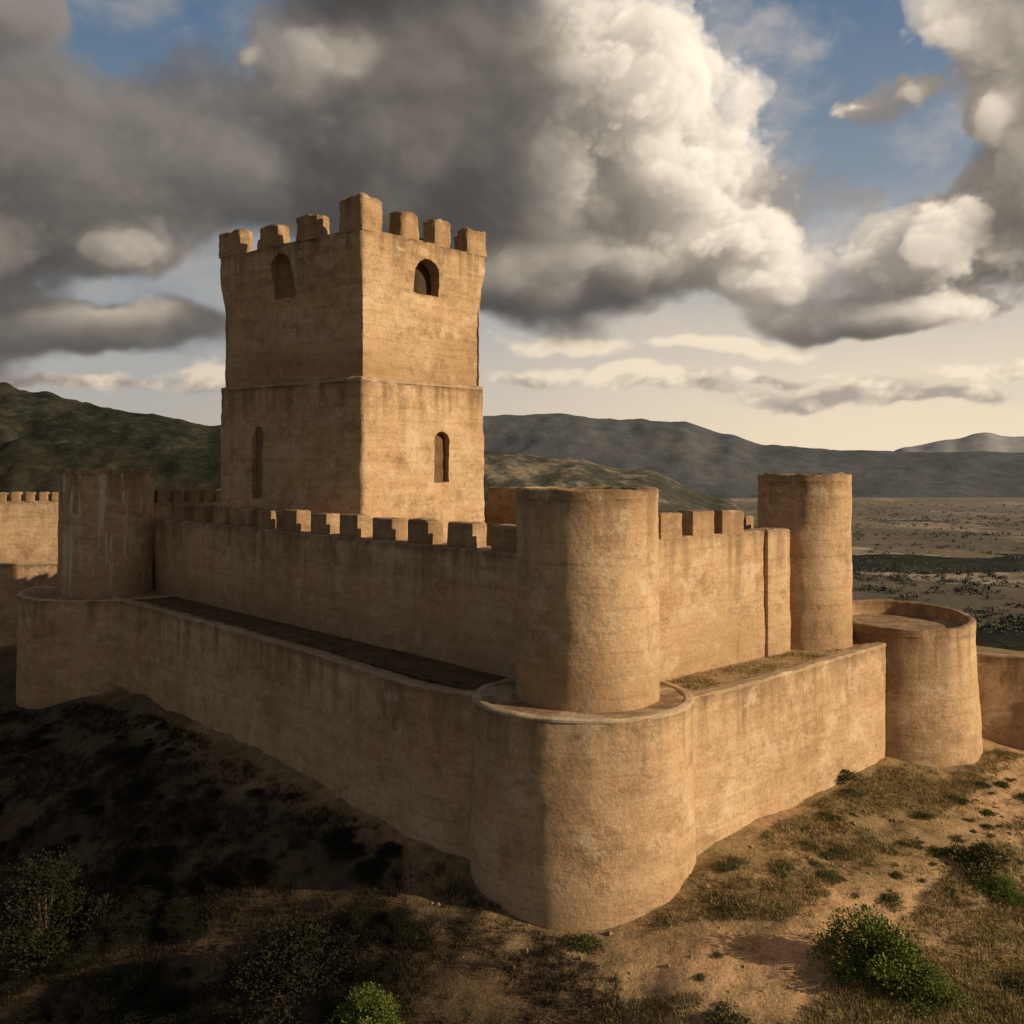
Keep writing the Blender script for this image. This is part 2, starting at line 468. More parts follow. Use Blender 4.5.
# ---------------------------------------------------------------- castle
T = 9.6
def zat(Y, py): return HC + (HY - py) / F * Y
u = (-.6885, .7253)           # along the left walls, away from the front corner
OL0, OL1 = (-1.9, 41.2), (-30.1, 70.9)
FB = (3.25, 41.5); LB = (-34.6, 79.4); RB = (24.7, 57.4)      # bastions
CT = (3.5, 41.75); LT = (-34.9, 77.6); RT = (17.9, 55.2)      # inner towers
C3 = (-20.0, 90.0)

# terrace and court
terr = [(-1.0, 42.2), (-29.5, 71.6), (-36, 77), (-40, 84), (-22, 98), (21, 60), (24, 57), (21.3, 53.6), (8.0, 41.0), (3.5, 41.0)]
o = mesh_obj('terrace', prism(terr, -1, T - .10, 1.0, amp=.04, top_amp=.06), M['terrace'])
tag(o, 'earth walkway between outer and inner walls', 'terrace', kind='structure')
court = [(2.0, 45.2), (-31.0, 78.2), (C3[0], C3[1] - 1.0), (16.5, 56.4), (7, 47)]
o = mesh_obj('courtyard', prism(court, 5, 12.6, 1.5, amp=.02, top_amp=.1), M['court'])
tag(o, 'earth courtyard inside the inner walls', 'courtyard', kind='structure')

def bastion(c, rx, ry, z0, z1, label, seed, batter=.16):
    t = thing('bastion', (c[0], c[1], z0), label, 'bastion', 'rounded bastions of the outer wall')
    mesh_obj('bastion_body', prism(ellipse(c[0], c[1], rx, ry), z0, z1, .4, lambda z: batter * max(0, 1 - (z - z0) / (z1 - z0)) ** 1.5, .09, .03, .04, seed), M['stone'], t)
    mesh_obj('coping', ring(c[0], c[1], rx + .035, ry + .035, .42, z1 - .10, z1 + .05, .07, seed, top_amp=.06), M['coping'], t)
    return t
bastion(FB, 5.05, 4.35, -1.2, T + .03, 'big rounded bastion at the near corner in the middle foreground', 1.0)
bastion(LB, 7.9, 7.9, -1.5, T - .03, 'broad rounded bastion of the outer wall at the far left corner', 20.0)

# right bastion: parapet higher at the back than in front
t = thing('bastion', (RB[0], RB[1], 0), 'rounded bastion with a curved parapet at the right end of the outer wall', 'bastion', 'rounded bastions of the outer wall')
mesh_obj('bastion_body', prism(ellipse(RB[0], RB[1], 4.4, 4.2), -1, 10.2, .4, lambda z: .6 * max(0, 1 - (z + 1) / 11.7) ** 1.4, .08, .02, .03, 33.0), M['stone'], t)
mesh_obj('parapet', ring(RB[0], RB[1], 4.4, 4.2, .45, 10.1, 10.85, .06, 33.0, top_amp=.05, tilt=.32), M['stone'], t)

def round_tower(c, r, z0, z1, label, seed, lip=.02, mat='stone'):
    t = thing('round_tower', (c[0], c[1], z0), label, 'round tower', 'round towers of the inner wall')
    mesh_obj('tower_body', prism(ellipse(c[0], c[1], r), z0, z1 - .35, .35, lambda z: .08 * (1 - (z - z0) / (z1 - z0)), .08, .0, .02, seed), M[mat], t)
    mesh_obj('parapet', ring(c[0], c[1], r + lip, r + lip, .7, z1 - .42, z1, .08, seed, top_amp=.10), M['stone'], t)
round_tower(CT, 3.24, T - .3, 19.15, 'tall round tower standing on the big near corner bastion', 41.0)
round_tower(LT, 3.75, T - .3, 20.1, 'round tower at the left end of the merloned wall', 52.0, mat='streaked')
round_tower(RT, 2.72, T - .3, 19.75, 'slender round tower at the right end of the inner wall', 63.0)

def merlon_poly(c, d, w, th, jit=.04):
    n = (-d[1], d[0])
    P = []
    for a, b in ((-1, -1), (1, -1), (1, 1), (-1, 1)):
        P.append((c[0] + d[0] * a * w / 2 + n[0] * b * th / 2 + random.uniform(-jit, jit), c[1] + d[1] * a * w / 2 + n[1] * b * th / 2 + random.uniform(-jit, jit)))
    return round_poly(P, .10, 2)
def unit(a, b):
    dx, dy = b[0] - a[0], b[1] - a[1]; l = math.hypot(dx, dy); return (dx / l, dy / l), l

def curtain(a, b, th, z0, z1, side, label, seed, mer=None, off_m=0.0, group='inner castle walls'):
    """mer = (first, pitch, width, height, count)"""
    d, l = unit(a, b); n = (-d[1] * side, d[0] * side)
    t = thing('curtain_wall', ((a[0] + b[0]) / 2, (a[1] + b[1]) / 2, z0), label, 'castle wall', group)
    mesh_obj('wall_body', prism(round_poly(strip([a, b], th, side), .15, 2), z0, z1, .45, lambda z: .05 * (1 - (z - z0) / (z1 - z0)), .10, .06, .08, seed), M['stone'], t)
    if mer:
        f, p, w, h, cnt = mer
        for i in range(cnt):
            s = f + p * i + random.uniform(-.05, .05)
            c = (a[0] + d[0] * s + n[0] * (.56 + off_m), a[1] + d[1] * s + n[1] * (.56 + off_m))
            hh = h * random.uniform(.95, 1.04)
            mesh_obj('merlon', prism(merlon_poly(c, d, w * random.uniform(.95, 1.04), 1.15), z1 - .08, z1 + hh, .25, None, .07, .08, .08, seed + i * 3.1), M['merlon'], t)
    return t, d, n
IL0 = (0.75, 44.5); IL1 = (0.75 + u[0] * 46, 44.5 + u[1] * 46)
curtain(IL0, IL1, 2.2, T - .4, 15.8, -1, 'long shaded inner wall with a row of merlons below the keep', 70.0, (2.2, 3.62, 2.05, 1.36, 12), .5)
t, d, n = curtain((6.3, 43.75), (16.2, 52.4), 1.6, T - .4, 16.6, 1, 'sunlit inner wall between the near and right round towers', 80.0, (2.35, 2.6, 1.9, 1.25, 3))
bp0 = (14.3, 50.6)
bq = [(bp0[0] - n[0] * .12, bp0[1] - n[1] * .12), (bp0[0] + d[0] * 2.0 - n[0] * .12, bp0[1] + d[1] * 2.0 - n[1] * .12),
      (bp0[0] + d[0] * 2.0 + n[0] * .5, bp0[1] + d[1] * 2.0 + n[1] * .5), (bp0[0] + n[0] * .5, bp0[1] + n[1] * .5)]
mesh_obj('buttress', prism(round_poly(bq, .1, 2), T - .4, 16.63, .4, None, .05, .06, .08, 85.0), M['stone'], t)
t, d, n = curtain((18.5, 57.0), (C3[0] + 1, C3[1] - 1), 1.4, T - .4, 15.6, -1, 'back inner wall glimpsed between the keep and the near round tower', 90.0, (1.5, 3.6, 2.4, 1.3, 13))
c = (18.5 + d[0] * 24.6 + n[0] * .6, 57.0 + d[1] * 24.6 + n[1] * .6)
mesh_obj('parapet_block', prism(merlon_poly(c, d, 4.2, 1.6), 15.5, 18.6, .35, None, .08, .1, .1, 93.0), M['merlon'], t)
curtain((-32.5, 79.2), (C3[0], C3[1]), 1.2, T - .4, 17.1, -1, 'side wall with small merlons left of the keep', 95.0, (1.4, 1.32, .8, 1.15, 11), group='inner castle walls')
curtain((-45.0, 97.0), (-70, 91), 1.4, 5, 16.7, -1, 'sunlit merloned wall at the left edge behind the round tower', 99.0, (1.0, 1.35, .85, .95, 18), group='inner castle walls')

def outer_wall(path, th, z0, z1, side, label, seed, batter=.2, cop=True):
    t = thing('outer_wall', (path[len(path) // 2][0], path[len(path) // 2][1], z0), label, 'castle wall', 'outer castle walls')
    mesh_obj('wall_body', prism(strip(path, th, side), z0, z1, .45, lambda z: batter * (1 - (z - z0) / (z1 - z0)), .10, .03, .05, seed), M['stone'], t)
    if cop:
        p2 = strip(path, th - .5, side)
        mesh_obj('coping', prism(p2, z1 - .1, z1 + .07, .45, lambda z: .035, .06, .07, .05, seed + 2), M['coping'], t)
    return t
# left outer wall: straight, then sweeping round into the near bastion
lp = [(OL1[0] + u[0] * 4.2, OL1[1] + u[1] * 4.2)] + [(OL1[0] - u[0] * s, OL1[1] - u[1] * s) for s in (-2, 4, 10, 16, 22, 27)]
lp += [(-9.7, 49.1), (-7.8, 46.9), (-6.1, 44.95), (-4.6, 43.4), (-3.2, 42.25), (-1.7, 41.5), (.0, 41.2)]
outer_wall(lp, .9, -1.5, T, 1, 'long outer wall of the shaded left side sloping to the near bastion', 110.0)
outer_wall([(7.7, 40.5), (11, 43.3), (15, 46.9), (19, 50.6), (22.0, 53.4), (23.2, 54.9)], 1.0, -1, T, 1, 'sunlit outer wall from the near bastion to the right bastion', 120.0)
outer_wall([(28.0, 58.6), (36, 56), (48, 51)], 1.0, -3, 8.1, 1, 'low outer wall leaving the right bastion at the right edge', 130.0)
outer_wall([(-70, 86), (-58, 89.5), (-42.2, 94)], 1.2, -2, 10.4, 1, 'lower outer wall at the left edge under the merloned wall', 140.0)

# keep
K0 = (-10.3, 62.0)
kl = (-cos(radians(34)), sin(radians(34))); kr = (.7071, .7071)
a_len, b_len = 15.1, 11.5
K = [K0, (K0[0] + kr[0] * b_len, K0[1] + kr[1] * b_len), (K0[0] + kr[0] * b_len + kl[0] * a_len, K0[1] + kr[1] * b_len + kl[1] * a_len), (K0[0] + kl[0] * a_len, K0[1] + kl[1] * a_len)]
keep = thing('keep_tower', (-12, 70, 12), 'tall square crenellated keep rising above the castle walls', 'tower')
Kr = round_poly(K, .25, 3)
ZB, ZT = zat(62, 378), zat(62, 228)
low = mesh_obj('lower_shaft', prism(Kr, 9, ZB, .4, lambda z: .12 * (1 - (z - 9) / 17), .14, .03, .18, 150.0), M['keep'], keep)
def upoff(z): return -.30 + .42 * sstep(ZT - 4.6, ZT - .8, z)
up = mesh_obj('upper_shaft', prism(Kr, ZB - .3, ZT, .4, upoff, .15, .12, .06, 160.0), M['keep'], keep)
def face_pt(dv, px):
    k = (px - 512) / F
    s = (k * K0[1] - K0[0]) / (dv[0] - k * dv[1])
    return (K0[0] + dv[0] * s, K0[1] + dv[1] * s)
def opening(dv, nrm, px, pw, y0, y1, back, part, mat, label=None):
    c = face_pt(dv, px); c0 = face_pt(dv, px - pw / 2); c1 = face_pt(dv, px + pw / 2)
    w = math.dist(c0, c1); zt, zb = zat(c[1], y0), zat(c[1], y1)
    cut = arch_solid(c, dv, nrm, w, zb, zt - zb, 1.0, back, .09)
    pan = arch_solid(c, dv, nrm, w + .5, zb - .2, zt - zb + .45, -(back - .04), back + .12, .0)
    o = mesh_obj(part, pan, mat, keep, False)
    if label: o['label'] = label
    return cut
nr_ = (.7071, -.7071)
nl_ = (-sin(radians(34)), -cos(radians(34)))
boolean_cut(up, [opening(kr, nr_, 428, 26, 259, 294, 1.2, 'window', M['unlit_back'], 'arched window high on the sunlit face'),
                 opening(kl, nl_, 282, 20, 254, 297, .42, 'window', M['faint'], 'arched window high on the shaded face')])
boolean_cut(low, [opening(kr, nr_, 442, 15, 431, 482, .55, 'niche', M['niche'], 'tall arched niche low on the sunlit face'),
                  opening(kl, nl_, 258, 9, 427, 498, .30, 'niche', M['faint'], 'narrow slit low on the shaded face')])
# string course: a worn ledge where the shaft steps in
mesh_obj('string_course', prism(Kr, ZB - .14, ZB + .10, .4, lambda z: .03, .12, .12, .1, 170.0), M['coping'], keep)
# merlons: four to a side, corners shared
TH = 1.05
def kp(s, q):   # s along left dir, q along right dir
    return (K0[0] + kl[0] * s + kr[0] * q, K0[1] + kl[1] * s + kr[1] * q)
def kmer(s0, s1, q0, q1, h, seed):
    P = [kp(s0, q0), kp(s1, q0), kp(s1, q1), kp(s0, q1)]
    mesh_obj('merlon', prism(round_poly(P, .18, 2), ZT - .1, ZT + h, .26, None, .16, .24, .14, seed), M['keep'], keep)
e0 = -.12
def spans(L):
    return [(e0, .145 * L), (.285 * L, .43 * L), (.555 * L, .70 * L), (.835 * L, L - e0)]
sa, sb = spans(a_len), spans(b_len)
sd = 200
for i in (1, 2):
    for q in ((e0, TH), (b_len - TH, b_len - e0)):
        sd += 3; kmer(sa[i][0], sa[i][1], q[0], q[1], 1.85 + random.uniform(-.25, .15), sd)
    for s in ((e0, TH), (a_len - TH, a_len - e0)):
        sd += 3; kmer(s[0], s[1], sb[i][0], sb[i][1], 1.85 + random.uniform(-.25, .15), sd)
for i in (0, 3):
    for j in (0, 3):
        sd += 3
        hh = 2.3 if (i, j) == (0, 0) else 1.85
        s0, s1 = sa[i]; q0, q1 = sb[j]
        si = s0 + TH if i == 0 else s1 - TH; qi = q0 + TH if j == 0 else q1 - TH
        so_, sn = (s0, s1) if i == 0 else (s1, s0); qo, qn = (q0, q1) if j == 0 else (q1, q0)
        Lp = [kp(so_, qo), kp(sn, qo), kp(sn, qi), kp(si, qi), kp(si, qn), kp(so_, qn)]
        mesh_obj('merlon', prism(round_poly(Lp, .18, 2), ZT - .1, ZT + hh, .26, None, .16, .24, .14, sd), M['keep'], keep)

# ---------------------------------------------------------------- vegetation
def ground_at(px, py):
    dx, dz = (px - 512) / F, (HY - py) / F
    Y = 15.0
    while Y < 400:
        if HC + dz * Y <= hgt(dx * Y, Y): break
        Y += .1
    return (dx * Y, Y, hgt(dx * Y, Y))
FOOT = [(-.5, 38.5), (-4.4, 42), (-25, 64), (-34, 70.5), (-41, 72.5), (-46, 80), (-75, 82), (-75, 120), (30, 100), (60, 70), (50, 49), (30, 56), (26, 52.4), (22.5, 53), (8.6, 39.6), (6.5, 37.5), (3.2, 36.6), (.2, 37.6)]
def inside(p, poly):
    r = False
    for i in range(len(poly)):
        a, b = poly[i], poly[i - 1]
        if (a[1] > p[1]) != (b[1] > p[1]) and p[0] < (b[0] - a[0]) * (p[1] - a[1]) / (b[1] - a[1]) + a[0]: r = not r
    return r

def leafcloud(n, lobes, size, rng):
    V, Fc = [], []
    for _ in range(n):
        c, r = rng.choice(lobes)
        d = Vector((rng.gauss(0, 1), rng.gauss(0, 1), rng.gauss(0, 1))).normalized()
        if d.z < -.3: d.z *= .3
        p = Vector(c) + Vector((d.x * r[0], d.y * r[1], d.z * r[2])) * rng.uniform(.45, 1.12)
        if p.z < 0: p.z = rng.uniform(0, .1)
        s = size * rng.uniform(.6, 1.35)
        ax = (d + Vector((rng.uniform(-1, 1), rng.uniform(-1, 1), rng.uniform(-.4, 1))) * .9).normalized()
        q = ax.cross(Vector((rng.uniform(-1, 1), rng.uniform(-1, 1), rng.uniform(-1, 1)))).normalized()
        k = len(V)
        V += [p, p + ax * s * .5 + q * s * .24, p + ax * s, p + ax * s * .5 - q * s * .24]
        Fc.append((k, k + 1, k + 2, k + 3))
    return V, Fc
def tube(pts, r0, r1, k=5):
    V, Fc = [], []
    for i, p in enumerate(pts):
        r = r0 + (r1 - r0) * i / (len(pts) - 1)
        for j in range(k):
            a = 2 * pi * j / k; V.append((p[0] + r * cos(a), p[1] + r * sin(a), p[2]))
    for i in range(len(pts) - 1):
        for j in range(k):
            Fc.append((i * k + j, i * k + (j + 1) % k, (i + 1) * k + (j + 1) % k, (i + 1) * k + j))
    return V, Fc
def make_bush(n, size, mat, seed, flat=.55, nl=15):
    """unit bush about 1 m wide; returns (foliage mesh, stems mesh)"""
    rng = random.Random(seed)
    lobes = []
    for _ in range(nl):
        a = rng.uniform(0, 2 * pi); d = rng.uniform(0, .40); r = rng.uniform(.07, .19)
        lobes.append(((d * cos(a), d * sin(a), max(.05, flat * (.62 - d) * rng.uniform(.4, 1.3))), (r, r, r * .9)))
    f = bpy.data.meshes.new('foliage'); V, Fc = leafcloud(n, lobes, size, rng); f.from_pydata(V, [], Fc); f.materials.append(mat)
    SV, SF = [], []
    for c, r in lobes:
        k = len(SV)
        v, q = tube([(0.02 * rng.uniform(-1, 1), 0.02 * rng.uniform(-1, 1), -.06), (c[0] * .5, c[1] * .5, c[2] * .6), c], .016, .005)
        SV += v; SF += [tuple(i + k for i in g) for g in q]
    s = bpy.data.meshes.new('stems'); s.from_pydata(SV, [], SF); s.materials.append(M['bark'])
    return f, s
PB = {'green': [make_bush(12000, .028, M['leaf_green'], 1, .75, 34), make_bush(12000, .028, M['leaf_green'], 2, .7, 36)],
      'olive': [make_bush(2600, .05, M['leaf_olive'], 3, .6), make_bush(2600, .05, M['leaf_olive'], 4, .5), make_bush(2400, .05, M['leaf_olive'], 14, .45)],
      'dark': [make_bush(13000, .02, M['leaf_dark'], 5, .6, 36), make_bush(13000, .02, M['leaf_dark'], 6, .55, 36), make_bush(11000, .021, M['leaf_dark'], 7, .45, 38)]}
def bush(kind, x, y, w, hs, label, group=None, z=None):
    f, s = random.choice(PB[kind])
    z = hgt(x, y) if z is None else z
    o = thing('bush', (x, y, z - .05 * w), label, 'bush', group)
    o.rotation_euler.z = random.uniform(0, 6.28); o.scale = (w, w * random.uniform(.85, 1.15), w * hs)
    for nm, me in (('foliage', f), ('stems', s)):
        c = bpy.data.objects.new(nm, me); COL.objects.link(c); c.parent = o
    return o
named = [
    ('green', 872, 976, 124, .95, 'bright green bush on the sunlit slope at lower right, the largest there'),
    ('green', 928, 998, 80, .7, 'smaller green bush touching the right side of the largest lower right bush'),
    ('green', 372, 1028, 85, .85, 'green leafy bush at the bottom edge left of the bastion'),
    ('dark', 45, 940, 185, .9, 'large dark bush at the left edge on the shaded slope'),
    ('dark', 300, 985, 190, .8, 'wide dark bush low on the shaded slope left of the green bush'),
    ('olive', 722, 1022, 60, .7, 'small olive bush at the bottom edge right of the bastion'),
    ('olive', 583, 948, 50, .55, 'low olive tuft at the foot of the big near bastion'),
    ('olive', 985, 868, 75, .7, 'olive bush at the right edge halfway up the sunlit slope'),
    ('green', 1002, 895, 60, .55, 'low green bush below the olive bush at the right edge'),
    ('olive', 842, 780, 50, .5, 'low olive bush under the right bastion'),
    ('olive', 1018, 992, 45, .7, 'little bush at the lower right corner of the frame'),
]
for k, px, py, w, hs, lab in named:
    x, y, z = ground_at(px, py)
    bush(k, x, y, w / F * y, hs, lab)
cnt = 0
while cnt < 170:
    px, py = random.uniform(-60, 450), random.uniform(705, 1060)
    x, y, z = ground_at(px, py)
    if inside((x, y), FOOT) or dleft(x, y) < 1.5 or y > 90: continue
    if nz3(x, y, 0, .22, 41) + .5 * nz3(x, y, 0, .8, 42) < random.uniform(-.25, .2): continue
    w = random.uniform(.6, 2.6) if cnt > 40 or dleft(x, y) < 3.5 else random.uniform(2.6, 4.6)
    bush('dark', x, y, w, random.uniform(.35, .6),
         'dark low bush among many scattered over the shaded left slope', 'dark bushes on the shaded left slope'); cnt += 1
cnt = 0
while cnt < 110:
    px, py = random.uniform(700, 1080), random.uniform(765, 1010)
    x, y, z = ground_at(px, py)
    dr = dright(x, y)
    if inside((x, y), FOOT) or dr < .8 or (4.2 < dr < 8.4 and x < 14) or y > 70: continue
    if nz3(x, y, 0, .16, 21) + .5 * nz3(x, y, 0, .7, 22) < random.uniform(-.35, .12): continue
    bush('olive', x, y, random.uniform(.3, 1.7), random.uniform(.25, .45),
         'olive tuft among many scattered over the sunlit right slope', 'olive tufts on the sunlit right slope'); cnt += 1

# grass, scrub, pebbles: uncountable cover
def blades(n, region, h0, h1, rng, zfix=None):
    V, Fc = [], []
    k = 0
    while k < n:
        x, y = region(rng)
        if zfix is None and inside((x, y), FOOT): continue
        k += 1
        z = hgt(x, y) if zfix is None else zfix
        for _ in range(rng.randint(8, 16)):
            a = rng.uniform(0, 6.28); d = rng.uniform(0, .34)
            bx_, by_ = x + cos(a) * d, y + sin(a) * d
            h = rng.uniform(h0, h1); ln = rng.uniform(.2, 1.1) * h
            a2 = rng.uniform(0, 6.28); w = rng.uniform(.01, .022)
            i = len(V)
            V += [(bx_ - w * sin(a), by_ + w * cos(a), z - .03), (bx_ + w * sin(a), by_ - w * cos(a), z - .03), (bx_ + ln * cos(a2), by_ + ln * sin(a2), z + h)]
            Fc.append((i, i + 1, i + 2))
    return V, Fc
rg = random.Random(5)
def reg_right(r):
    while True:
        Y = r.uniform(26, 62); X = r.uniform(.1, .66) * Y
        dr = dright(X, Y)
        bare = exp(-((X - 7.5) / 5) ** 2 - ((Y - 34.3) / 2.4) ** 2)
        if dr > .3 and bare < .4 and (dr < 4.8 or dr > 7.4 or r.random() < .08) and nz3(X, Y, 0, .22, 21) + .5 * nz3(X, Y, 0, .7, 22) + r.uniform(-.4, .4) > -.12: return X, Y
def reg_left(r):
    while True:
        Y = r.uniform(24, 80); X = r.uniform(-60, 4)
        if dleft(X, Y) > .2 and abs(X / Y) < .66 and nz3(X, Y, 0, .3, 51) + .6 * nz3(X, Y, 0, 1.0, 52) + r.uniform(-.2, .2) > -.05: return X, Y
def reg_ledge(r):           # the dry ledge between the sunlit inner and outer walls
    while True:
        s = r.uniform(0, 17); o_ = r.uniform(-1.3, -4.4)
        X = 8.2 + .72 * s + .69 * o_; Y = 39.8 + .69 * s - .72 * o_
        q = (X - 6.3) * .657 - (Y - 43.75) * .754        # outside the inner wall's face
        if q > .3 and nz3(X, Y, 0, .5, 81) + r.uniform(-.3, .3) > -.05: return X, Y
g1 = blades(13500, reg_right, .04, .22, rg); g2 = blades(420, reg_ledge, .04, .2, rg, T - .1)
k0 = len(g1[0])
tag(mesh_obj('dry_grass', (g1[0] + g2[0], g1[1] + [tuple(i + k0 for i in f) for f in g2[1]]), M['grass'], None, False), 'tufts of dry straw coloured grass on the sunlit slope and ledge', 'grass', kind='stuff')
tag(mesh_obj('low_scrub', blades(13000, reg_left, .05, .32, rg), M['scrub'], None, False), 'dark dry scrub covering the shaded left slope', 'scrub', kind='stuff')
V, Fc = [], []
for _ in range(1300):
    Y = rg.uniform(26, 56); X = rg.uniform(-6, 30)
    if inside((X, Y), FOOT): continue
    s = .025 + .17 * rg.random() ** 5; z = hgt(X, Y); i = len(V)
    for (a, b_, c) in ((1, 0, 0), (0, 1, 0), (-1, 0, 0), (0, -1, 0), (0, 0, 1), (0, 0, -1)):
        q = rg.uniform(.6, 1.3) * s
        V.append((X + a * q + rg.uniform(-.2, .2) * s, Y + b_ * q + rg.uniform(-.2, .2) * s, z + c * q * .7 + .1 * s))
    for (p, q, r) in ((0, 1, 4), (1, 2, 4), (2, 3, 4), (3, 0, 4), (1, 0, 5), (2, 1, 5), (3, 2, 5), (0, 3, 5)): Fc.append((i + p, i + q, i + r))
tag(mesh_obj('pebbles', (V, Fc), M['rock'], None, False), 'loose pebbles scattered on the bare earth', 'pebbles', kind='stuff')

# far woods in the valley: loose patches of trees across the plain
V, Fc = [], []
rw = random.Random(12)
k = 0
while k < 3000:
    Y = 380 * (2300 / 380) ** rw.random(); px = rw.uniform(640, 1250); X = (px - 512) / F * Y
    if nz3(X * .6, Y, 0, .008, 31) + .5 * nz3(X, Y, 0, .025, 33) + .3 * nz3(X, Y, 0, .07, 34) < .12 and rw.random() < .86: continue
    k += 1
    z = hgt(X, Y, False); r = rw.uniform(.9, 3.4)
    lob = [((X + rw.uniform(-1, 1) * r * 1.4, Y + rw.uniform(-1, 1) * r * .8, z + r * rw.uniform(.1, .6)), (r * .6, r * .6, r * .45)) for _ in range(4)]
    n = 40 if Y < 800 else 14
    for _ in range(n):
        c, rr = rw.choice(lob)
        d = Vector((rw.gauss(0, 1), rw.gauss(0, 1), rw.gauss(0, 1))).normalized()
        p = Vector(c) + Vector((d.x * rr[0], d.y * rr[1], d.z * rr[2]))
        q = d.cross(Vector((rw.uniform(-1, 1), rw.uniform(-1, 1), 1))).normalized(); w = d.cross(q); s = r * (.34 if Y > 800 else .22)
        i = len(V); V += [p - q * s, p - w * s, p + q * s, p + w * s]; Fc.append((i, i + 1, i + 2, i + 3))
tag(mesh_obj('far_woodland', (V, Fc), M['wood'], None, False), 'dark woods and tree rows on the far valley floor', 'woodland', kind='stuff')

# ---------------------------------------------------------------- sky: a far dome carrying volumes of cumulus
def build_sky():
    R = 22000.0; PX = 1.6; st = PX / F
    AZ = radians(42)
    az = np.arange(-AZ, AZ + st, st); el = np.arange(radians(-2.5), radians(35) + st, st)
    A, E = np.meshgrid(az, el)
    A = A.astype(np.float32); E = E.astype(np.float32)
    X = A * F + 512.0; Y = HY - E * F            # direction in units of 1/900 rad
    rs = np.random.RandomState(3)
    perm = rs.permutation(256); perm = np.concatenate([perm, perm, perm]).astype(np.int32)
    G3 = rs.randn(256, 3).astype(np.float32); G3 /= np.linalg.norm(G3, axis=1)[:, None]
    def perlin3(x, y, z):
        xi = np.floor(x).astype(np.int32); yi = np.floor(y).astype(np.int32); zi = np.floor(z).astype(np.int32)
        xf = x - xi; yf = y - yi; zf = z - zi
        xi &= 255; yi &= 255; zi &= 255
        fx = xf * xf * (3 - 2 * xf); fy = yf * yf * (3 - 2 * yf); fz = zf * zf * (3 - 2 * zf)
        out = 0
        for dx in (0, 1):
            wx = fx if dx else 1 - fx; px_ = perm[(xi + dx) & 255]
            for dy in (0, 1):
                wxy = wx * (fy if dy else 1 - fy); pxy = perm[px_ + ((yi + dy) & 255)]
                for dz in (0, 1):
                    h = perm[pxy + ((zi + dz) & 255)]
                    out = out + wxy * (fz if dz else 1 - fz) * (G3[h, 0] * (xf - dx) + G3[h, 1] * (yf - dy) + G3[h, 2] * (zf - dz))
        return (out * 1.6).astype(np.float32)
    def fbm2(x, y, sc, oc, gain=.5, s=0.0):
        o = 0; a = 1.0; tot = 0
        for i in range(oc):
            f = 2.03 ** i / sc
            o = o + a * perlin3(x * f + 37.7 * i + s, y * f - 19.3 * i + s * 1.7, np.full_like(x, s * .37 + .5)); tot += a; a *= gain
        return o / tot
    def sst(a, b, x):
        t = np.clip((x - a) / (b - a), 0, 1); return t * t * (3 - 2 * t)
    WX = X + 44 * fbm2(X, Y, 130, 4, .55, 5.2); WY = Y + 30 * fbm2(X, Y, 130, 4, .55, 9.4)
    def dp(px, py):
        x, z = (px - 512) / F, (HY - py) / F
        return atan(x) * F + 512, HY - atan2(z, sqrt(1 + x * x)) * F
    def field(lst, k=7.0):
        acc = None
        for b in lst:
            cx, cy = dp(b[0], b[1])
            q = 1 - np.sqrt(((WX - cx) / b[2]) ** 2 + ((WY - cy) / b[3]) ** 2)
            if len(b) > 4:      # flat cloud base
                by = dp(b[0], b[4])[1]; q = np.minimum(q, (by - WY) / (b[3] * .7))
            q = np.maximum(q, -3)
            acc = np.exp(k * q) if acc is None else acc + np.exp(k * q)
        return np.log(acc) / k
    bright = field([(665, 60, 95, 95), (720, 150, 100, 95), (775, 230, 100, 60), (610, 0, 55, 35), (850, 110, 120, 60), (925, 70, 50, 70),
                    (985, 295, 60, 35), (945, 200, 70, 30), (900, 245, 50, 35)], 5)
    bm = sst(-.95, .55, bright)
    half = field([(262, 57, 60, 38), (120, 245, 90, 45), (150, 300, 90, 20), (335, 50, 40, 20), (560, 270, 80, 30), (960, 60, 60, 60), (860, 290, 80, 30)], 5)
    bm = np.maximum(bm, .36 * sst(-.5, .5, half))
    dens = field([(10, 150, 215, 85, 245), (225, 155, 190, 75, 250), (390, 120, 165, 160), (530, 150, 180, 165, 325), (630, 90, 90, 90), (688, 185, 90, 80), (748, 235, 66, 40),
                  (600, 262, 170, 56, 325), (470, 280, 110, 44, 326), (770, 280, 60, 24, 318),
                  (955, 245, 95, 52, 330), (890, 312, 130, 26, 345), (1030, 15, 75, 80), (1065, 175, 70, 95), (1005, 110, 36, 34),
                  (80, 325, 165, 30, 358), (120, 250, 65, 26), (10, 20, 60, 32), (-150, 200, 220, 160), (1280, 150, 170, 130), (470, -120, 230, 110)])
    small = field([(262, 57, 26, 15), (335, 50, 20, 10), (850, 116, 66, 18), (915, 90, 48, 24)])
    dens = np.maximum(dens, small * .6 - .10).astype(np.float32)
    # volume: depth axis in the same units
    NZ = 26; ZH = 125.0
    zc = np.linspace(-ZH, ZH, NZ).astype(np.float32); dzp = 2 * ZH / (NZ - 1)
    ny, nx = X.shape
    D = np.empty((NZ, ny, nx), np.float32)
    act = dens > -.75                       # only where cloud can be
    iy, ix = np.nonzero(act)
    xa, ya, da, ba = X[iy, ix], Y[iy, ix], dens[iy, ix], bm[iy, ix]
    hb = sst(-.1, .5, da)
